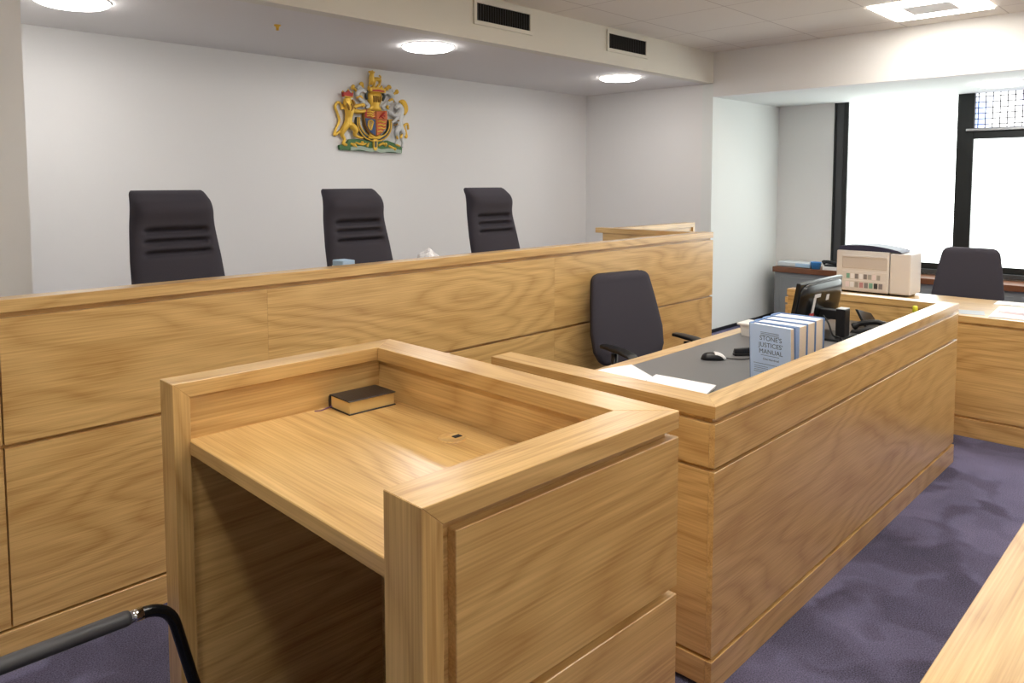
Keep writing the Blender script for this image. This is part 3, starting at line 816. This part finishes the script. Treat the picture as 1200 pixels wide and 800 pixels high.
# ------------------------------------------------------------------ things on the ledge
pk = thing('plastic_wrapped_pack', 'pale blue plastic-wrapped pack on the brown ledge under the window', 'pack', (8.55, 3.62, .63), 0)
bm = bmesh.new(); box(bm, -.11, .11, -.19, .19, 0, .062, .02, 3); link('wrapping', bm, 'film', pk, True)
bm = bmesh.new(); box(bm, -.112, -.10, -.185, -.02, .008, .05, .004, 2); link('label_band', bm, 'pale_blue', pk)
cu_ = thing('blue_cup', 'bright blue plastic cup on the brown ledge beside the wrapped pack', 'cup', (8.46, 3.375, .63))
bm = bmesh.new(); lathe(bm, [(.045, 0), (.058, .075), (.062, .078), (.056, .076), (.044, .006), (.002, .006)], n=26); link('body', bm, 'blue_cup', cu_, True)
lp = thing('telephone', 'black telephone on white base at the end of the brown ledge, above the monitor', 'telephone', (8.50, 3.20, .63), 0)
bx('base', (-.09, .09, -.085, .085, 0, .04), 'white_plastic', lp, .006, 2)
bm = bmesh.new(); tube(bm, smooth_path([(-.07, .09, .075), (-.06, .05, .092), (-.06, -.05, .075), (-.07, -.10, .052)], 5), [.026] * 4 + [.019] * 8 + [.026] * 4, 10); link('handset', bm, 'black', lp, True)
bm = bmesh.new(); box(bm, -.08, .05, -.07, .07, .04, .06, .006, 2); link('keypad', bm, 'black', lp)

# ------------------------------------------------------------------ things on the judges' worktop
tbx = thing('tissue_box', 'small pale blue box just over the bench top in front of the middle chair', 'box', (2.072, 3.10, 1.10), 0)
bx('carton', (-.035, .035, -.045, .045, 0, .128), 'pale_blue', tbx, .003)
bx('printed_band', (-.036, .036, -.046, .046, .06, .1), 'white', tbx, 0)
cb = thing('crumpled_tissue', 'crumpled white tissue peeking over the bench top between the middle and right chairs', 'tissue', (2.64, 3.14, 1.10))
bm = bmesh.new(); bmesh.ops.create_icosphere(bm, subdivisions=3, radius=.055)
rr = random.Random(3)
for v in bm.verts:
    k = 1 + .22 * math.sin(v.co.x * 90 + 1) * math.cos(v.co.y * 70) + rr.uniform(-.05, .05)
    v.co = Vector((v.co.x * k, v.co.y * k, max(-.5, v.co.z) * k * 1.15))
mz = min(v.co.z for v in bm.verts)
for v in bm.verts: v.co.z -= mz
link('tissue', bm, 'white', cb)

# ------------------------------------------------------------------ royal coat of arms, carved relief on the back wall
EX, EZ = 4.050, 2.232
ca = thing('coat_of_arms', 'painted gold royal coat of arms with lion and unicorn mounted on the back wall', 'crest', (EX, YW - .004, EZ))
SXE, SZE = .850 / 580, .742 / 653
def ep(zx, zy, d=0): return ((zx - 410) * SXE, -d, (395 - zy) * SZE)     # carving sheet -> metres, d = relief depth
def relief(pts, d0, d1, bev=.004):
    bm = bmesh.new(); prism(bm, [((x - 410) * SXE, (395 - y) * SZE) for x, y in pts], -d1, -d0, bev, 'Y', 2); return bm
def limbs(chains):
    bm = bmesh.new()
    for ch in chains:
        s_ = smooth_path([(*ep(x, y, d), r * .00134) for x, y, d, r in ch], 5)
        tube(bm, [p[:3] for p in s_], [p[3] for p in s_], 10)
    return bm
def knobs(bm, pts):
    for x, y, d, r in pts:
        mtx = Matrix.Translation(ep(x, y, d))
        bmesh.ops.create_icosphere(bm, subdivisions=2, radius=r * .00125, matrix=mtx)
    return bm
def fuse(o_, vox=.004):
    md = o_.modifiers.new('fuse', 'REMESH'); md.mode = 'VOXEL'; md.voxel_size = vox; md.use_smooth_shade = True
    return o_
# compartment: green mound and motto scroll
mound = link('compartment', relief([(185, 665), (240, 655), (255, 618), (330, 612), (440, 640), (540, 612), (620, 640), (655, 665), (652, 712), (430, 705), (190, 702)], 0, .03, .008), 'green', ca)
bm = bmesh.new()
L = smooth_path([(262, 690, 0), (330, 680, 0), (400, 695, 0), (440, 688, 0), (490, 698, 0), (560, 688, 0), (640, 700, 0)], 5)
loft(bm, [[ep(x, y - 13, .030), ep(x, y - 13, .042), ep(x, y + 15, .042), ep(x, y + 15, .030)] for x, y, _ in L]); link('motto_scroll', bm, 'ribbon_grey', ca)
bm = limbs([[(265, 650, .03, 7), (290, 662, .035, 10), (305, 680, .035, 6)], [(300, 640, .03, 6), (340, 655, .036, 9), (375, 645, .034, 6)], [(395, 640, .03, 6), (380, 670, .036, 9)],
            [(470, 660, .03, 7), (500, 640, .036, 10), (525, 660, .034, 6)], [(545, 655, .03, 7), (580, 675, .036, 9), (600, 690, .03, 6)], [(600, 640, .03, 6), (630, 655, .035, 7)]])
knobs(bm, [(285, 660, .04, 14), (345, 640, .04, 12), (520, 645, .04, 13), (590, 680, .04, 12)])
link('thistle_and_rose', bm, 'gold', ca, True)
# shield with four quarters
sh = [(358, 378), (440, 386), (528, 378), (532, 440), (520, 510), (490, 560), (440, 592), (392, 560), (364, 510), (355, 440)]
shield = link('shield', relief(sh, .012, .05, .006), 'gold_dark', ca)
def quarter(name, pts, mat): return link(name, relief(pts, .05, .058, .003), mat, shield)
quarter('quarter', [(362, 384), (436, 391), (436, 448), (360, 444)], 'red')
quarter('quarter', [(444, 391), (524, 384), (527, 446), (444, 452)], 'orange_red')
quarter('quarter', [(361, 450), (436, 455), (436, 582), (398, 556), (370, 510)], 'blue')
quarter('quarter', [(444, 458), (526, 452), (514, 510), (486, 555), (444, 582)], 'orange_red')
bm = limbs([[(372 + 0, yy, .058, 4), (390, yy - 5, .064, 6), (408, yy + 2, .064, 6), (428, yy - 4, .058, 4)] for yy in (398, 416, 434)] +
           [[(452, yy, .058, 4), (470, yy - 5, .064, 6), (490, yy + 2, .064, 6), (512, yy - 4, .058, 4)] for yy in (472, 498, 524)] + [[(450, 550, .058, 4), (470, 546, .064, 6), (486, 548, .06, 4)]])
link('shield_lions', bm, 'gold', shield, True)
bm = limbs([[(470, 432, .058, 5), (484, 418, .066, 8), (496, 402, .066, 7), (506, 396, .06, 5)], [(484, 420, .06, 4), (506, 424, .062, 4)], [(474, 430, .06, 4), (462, 440, .06, 4)], [(480, 430, .06, 4), (496, 442, .06, 4)]])
link('shield_lion', bm, 'red', shield, True)
bm = limbs([[(384, 470, .058, 4), (380, 510, .062, 5), (398, 540, .062, 4)], [(384, 470, .058, 4), (404, 466, .062, 5), (418, 480, .062, 4)], [(418, 480, .06, 4), (402, 540, .06, 4)]] + [[(390 + 7 * k, 474, .06, 1.6), (388 + 5 * k, 525, .06, 1.6)] for k in range(4)])
link('shield_harp', bm, 'gold', shield, True)
# garter
gl = [(322, 445), (318, 490), (330, 535), (360, 580), (400, 604), (440, 610), (482, 602), (520, 578), (548, 535), (556, 490), (552, 445)]
P = smooth_path([(x, y) for x, y in gl], 5)
def band(P, w0, w1, d0, d1):
    bm = bmesh.new(); L = []
    for i, (x, y) in enumerate(P):
        a = P[max(0, i - 1)]; b_ = P[min(len(P) - 1, i + 1)]; tx, ty = b_[0] - a[0], b_[1] - a[1]; n_ = math.hypot(tx, ty); nx, ny = -ty / n_, tx / n_
        L.append([ep(x + nx * w0, y + ny * w0, d0), ep(x + nx * w0, y + ny * w0, d1), ep(x + nx * w1, y + ny * w1, d1), ep(x + nx * w1, y + ny * w1, d0)])
    loft(bm, L); return bm
ga = link('garter', band(P, -14, 14, .01, .04), 'navy_paint', ca)
bm = limbs([[(x, y, .042, 4.5) for x, y in [(p[0] + s_ * (p[0] - 438) * .055, p[1] + s_ * max(0, p[1] - 450) * .09) for p in gl]] for s_ in (-1, 1)])
link('garter_edging', bm, 'gold', ga, True)
bm = limbs([[(392, 572, .05, 7), (420, 592, .055, 8), (455, 600, .055, 8), (492, 580, .05, 6)], [(470, 575, .05, 6), (436, 600, .056, 8), (385, 600, .05, 6)]]); link('garter_buckle', bm, 'gold', ga, True)
link('garter_tail', relief([(422, 605), (454, 605), (452, 690), (438, 700), (424, 690)], .03, .05, .004), 'gold', ga)
bm = relief([(430, 625), (446, 625), (445, 668), (438, 676), (431, 668)], .05, .054, .001); link('garter_tail_inlay', bm, 'navy_paint', ga)
# helmet
bm = bmesh.new(); L = []
for zy, hw, d in ((388, 62, .026), (366, 50, .036), (346, 34, .040), (330, 40, .046), (300, 54, .05), (270, 56, .05), (245, 48, .045), (230, 34, .03), (224, 12, .02)):
    L.append([ep(450 + hw * math.cos(a), zy, .01 + d * max(0, math.sin(a))) for a in [PI * i / 12 for i in range(13)]])
loft(bm, L); he = link('helmet', bm, 'gold', ca, True)
bm = limbs([[(424 + 12 * k, 272, .060, 4), (424 + 12 * k, 296, .064, 4.5), (426 + 11 * k, 320, .056, 4)] for k in range(5)]); link('helmet_bar', bm, 'gold_dark', he, True)
bm = limbs([[(392, 300, .02, 9), (383, 265, .03, 9), (396, 235, .03, 8)], [(508, 300, .02, 9), (517, 265, .03, 9), (504, 235, .03, 8)]]); link('helmet_wing', bm, 'navy_paint', he, True)
# crown
bm = relief([(394, 244), (506, 244), (512, 205), (494, 218), (480, 196), (464, 216), (450, 192), (434, 216), (420, 196), (406, 218), (388, 205)], .03, .075, .005); cr = link('crown', bm, 'gold', ca)
bm = relief([(404, 240), (496, 240), (492, 226), (450, 222), (408, 226)], .075, .082, .003); link('crown_cap', bm, 'red', cr)
bm = knobs(bmesh.new(), [(388, 204, .06, 8), (420, 195, .065, 8), (450, 190, .07, 9), (480, 195, .065, 8), (512, 204, .06, 8)]); link('crown_pearl', bm, 'gold', cr, True)
# lion on the crown
bm = limbs([[(420, 185, .03, 13), (418, 150, .04, 17), (416, 118, .045, 17), (418, 98, .045, 11)], [(420, 150, .04, 14), (450, 138, .04, 14), (476, 142, .04, 15), (482, 165, .035, 9), (478, 188, .03, 7)],
            [(446, 142, .04, 11), (442, 170, .035, 8), (446, 190, .03, 7)], [(412, 150, .045, 8), (402, 172, .045, 7), (404, 190, .04, 6)], [(478, 135, .035, 5), (490, 118, .035, 5), (478, 105, .035, 6)]])
knobs(bm, [(416, 108, .052, 17), (405, 112, .055, 8)])
cl = fuse(link('crest_lion', bm, 'gold', ca, True), .0035)
bm = relief([(402, 98), (434, 98), (438, 80), (428, 88), (420, 74), (411, 88), (400, 80)], .03, .058, .002); link('crest_crown', bm, 'gold', cl)
# mantling scrolls
for side, mir in ((0, lambda x: x), (1, lambda x: 900 - x)):
    bm = limbs([[(mir(x), y, d, r) for x, y, d, r in ch] for ch in ([(388, 250, .02, 12), (352, 232, .03, 16), (318, 262, .03, 17), (332, 300, .03, 15), (360, 322, .03, 12), (340, 345, .025, 9)],
                [(352, 232, .03, 12), (330, 205, .03, 10), (318, 228, .03, 9)], [(365, 318, .02, 12), (398, 350, .03, 13), (380, 368, .03, 8)])])
    ml = link('mantling', bm, 'silver', ca, True)
    for ch in ([(318, 255, .03, 9), (300, 232, .03, 9), (285, 222, .035, 13), (292, 205, .035, 10)], [(356, 228, .03, 9), (358, 205, .03, 9), (348, 186, .035, 13), (334, 196, .035, 9)],
               [(308, 300, .035, 8), (330, 285, .045, 9), (352, 300, .035, 8)], [(350, 330, .03, 7), (364, 350, .035, 9), (350, 362, .03, 6)]):
        bm = limbs([[(mir(x), y, d, r) for x, y, d, r in ch]]); link('mantling_curl', bm, 'gold', ml, True)
# lion supporter
bm = limbs([[(240, 330, .05, 26), (246, 365, .05, 30), (252, 410, .045, 31), (250, 450, .04, 26), (246, 495, .04, 25), (250, 520, .04, 22)],
            [(258, 390, .05, 20), (300, 402, .05, 16), (340, 400, .05, 13), (366, 392, .05, 10)], [(256, 372, .045, 17), (300, 362, .045, 14), (330, 352, .045, 11), (352, 345, .045, 9)],
            [(240, 500, .04, 25), (216, 545, .035, 21), (206, 585, .03, 14), (222, 620, .03, 11), (214, 655, .03, 11), (238, 662, .035, 9)],
            [(258, 505, .045, 23), (292, 545, .05, 21), (288, 580, .045, 13), (312, 598, .045, 10), (345, 604, .045, 9)],
            [(236, 505, .02, 9), (195, 560, .02, 8), (158, 590, .02, 10), (170, 540, .02, 8), (192, 480, .02, 9), (178, 420, .02, 9), (166, 375, .02, 9), (186, 342, .02, 9), (208, 362, .02, 9), (214, 395, .02, 12)],
            [(225, 322, .06, 13), (208, 328, .068, 9)]])
knobs(bm, [(238, 322, .055, 26), (232, 345, .05, 27), (262, 340, .045, 20), (250, 365, .045, 26)])
ln = fuse(link('lion_supporter', bm, 'gold', ca, True), .004)
for ch in ([(262, 318, .07, 6), (274, 345, .075, 9), (264, 372, .07, 6)], [(246, 352, .085, 6), (256, 378, .085, 9), (248, 404, .08, 6)], [(222, 352, .08, 5), (228, 378, .085, 8), (236, 400, .08, 5)], [(276, 372, .06, 5), (284, 388, .062, 8), (272, 404, .06, 5)]):
    link('mane_lock', limbs([ch]), 'gold_dark', ln, True)
bm = relief([(206, 300), (266, 300), (272, 262), (254, 278), (240, 250), (222, 276), (202, 262)], .035, .075, .004); lc = link('lion_crown', bm, 'red', ln)
bm = knobs(limbs([[(206, 299, .07, 4), (236, 301, .078, 4), (266, 299, .07, 4)]]), [(202, 262, .06, 6), (240, 248, .06, 7), (272, 262, .06, 6)]); link('lion_crown_band', bm, 'gold', lc, True)
# unicorn supporter
bm = limbs([[(622, 330, .05, 20), (636, 362, .05, 24), (626, 405, .045, 28), (624, 450, .04, 24), (632, 495, .04, 24), (626, 520, .04, 21)], [(622, 325, .055, 17), (600, 342, .06, 14), (588, 362, .06, 10)],
            [(612, 405, .05, 17), (580, 412, .05, 12), (556, 395, .05, 8), (540, 388, .05, 8)], [(612, 425, .05, 15), (588, 452, .05, 11), (562, 470, .05, 8)],
            [(634, 505, .04, 23), (660, 548, .035, 18), (650, 590, .03, 11), (658, 630, .03, 9), (650, 662, .03, 10)], [(620, 505, .045, 21), (602, 552, .045, 17), (614, 590, .045, 10), (600, 620, .045, 8), (592, 640, .045, 8)], [(606, 322, .055, 5), (584, 296, .055, 4), (570, 268, .055, 2)]])
knobs(bm, [(616, 332, .055, 20)])
un_ = fuse(link('unicorn_supporter', bm, 'silver', ca, True), .004)
bm = limbs([[(626, 300, .05, 9), (655, 292, .045, 13), (678, 318, .04, 14), (684, 360, .04, 13), (668, 398, .035, 9)], [(640, 300, .05, 10), (660, 330, .05, 12), (664, 372, .045, 10), (650, 400, .04, 7)], [(660, 545, .03, 8), (690, 580, .025, 10), (684, 530, .025, 9), (672, 490, .025, 9), (700, 470, .025, 8), (706, 515, .025, 8)],
            [(640, 560, .05, 8), (632, 590, .05, 9)], [(598, 575, .055, 6), (604, 600, .055, 8)]])
link('unicorn_mane', bm, 'gold', un_, True)
bm = limbs([[(556, 455, .03, 5), (590, 448, .05, 6), (618, 455, .06, 6), (622, 470, .05, 6), (585, 490, .04, 6)]]); link('unicorn_chain', bm, 'gold_dark', un_, True)

# ------------------------------------------------------------------ outside light and camera
wd = D.worlds.new('daylight'); SC.world = wd; wd.use_nodes = True
t = wd.node_tree; t.nodes.clear()
ow = t.nodes.new('ShaderNodeOutputWorld'); bg = t.nodes.new('ShaderNodeBackground')
tcw = t.nodes.new('ShaderNodeTexCoord'); nz = t.nodes.new('ShaderNodeTexNoise'); nz.inputs['Scale'].default_value = 22; nz.inputs['Detail'].default_value = 4
rp = t.nodes.new('ShaderNodeValToRGB'); rp.color_ramp.elements[0].position = .36; rp.color_ramp.elements[0].color = (.36, .50, 1, 1)
rp.color_ramp.elements[1].position = .50; rp.color_ramp.elements[1].color = (1, 1, 1, 1)
t.links.new(tcw.outputs['Generated'], nz.inputs['Vector']); t.links.new(nz.outputs[0], rp.inputs[0]); t.links.new(rp.outputs[0], bg.inputs[0])
bg.inputs[1].default_value = 1.9; t.links.new(bg.outputs[0], ow.inputs[0])

F, PXc, PYc = 887.209, 587.035, 275.783
yaw, pit, rol = (math.radians(v) for v in (44.444, -4.003, -.106))
fw = Vector((math.cos(yaw) * math.cos(pit), math.sin(yaw) * math.cos(pit), math.sin(pit)))
r0 = Vector((math.sin(yaw), -math.cos(yaw), 0)); u0 = r0.cross(fw)
rt = r0 * math.cos(rol) + u0 * math.sin(rol); up = -r0 * math.sin(rol) + u0 * math.cos(rol)
cd = D.cameras.new('camera'); cam = D.objects.new('camera', cd); COL.objects.link(cam)
cam.matrix_world = Matrix(((rt.x, up.x, -fw.x, 0), (rt.y, up.y, -fw.y, 0), (rt.z, up.z, -fw.z, 1.6), (0, 0, 0, 1)))
cd.sensor_fit = 'HORIZONTAL'; cd.sensor_width = 36; cd.lens = F / 1200 * 36
cd.shift_x = (600 - PXc) / 1200; cd.shift_y = (PYc - 400) / 1200
cd.clip_start = .02; cd.clip_end = 100
SC.camera = cam

vs = SC.view_settings
vs.view_transform = 'Standard'; vs.look = 'None'; vs.gamma = 1; vs.use_curve_mapping = False
vs.exposure = 0.75
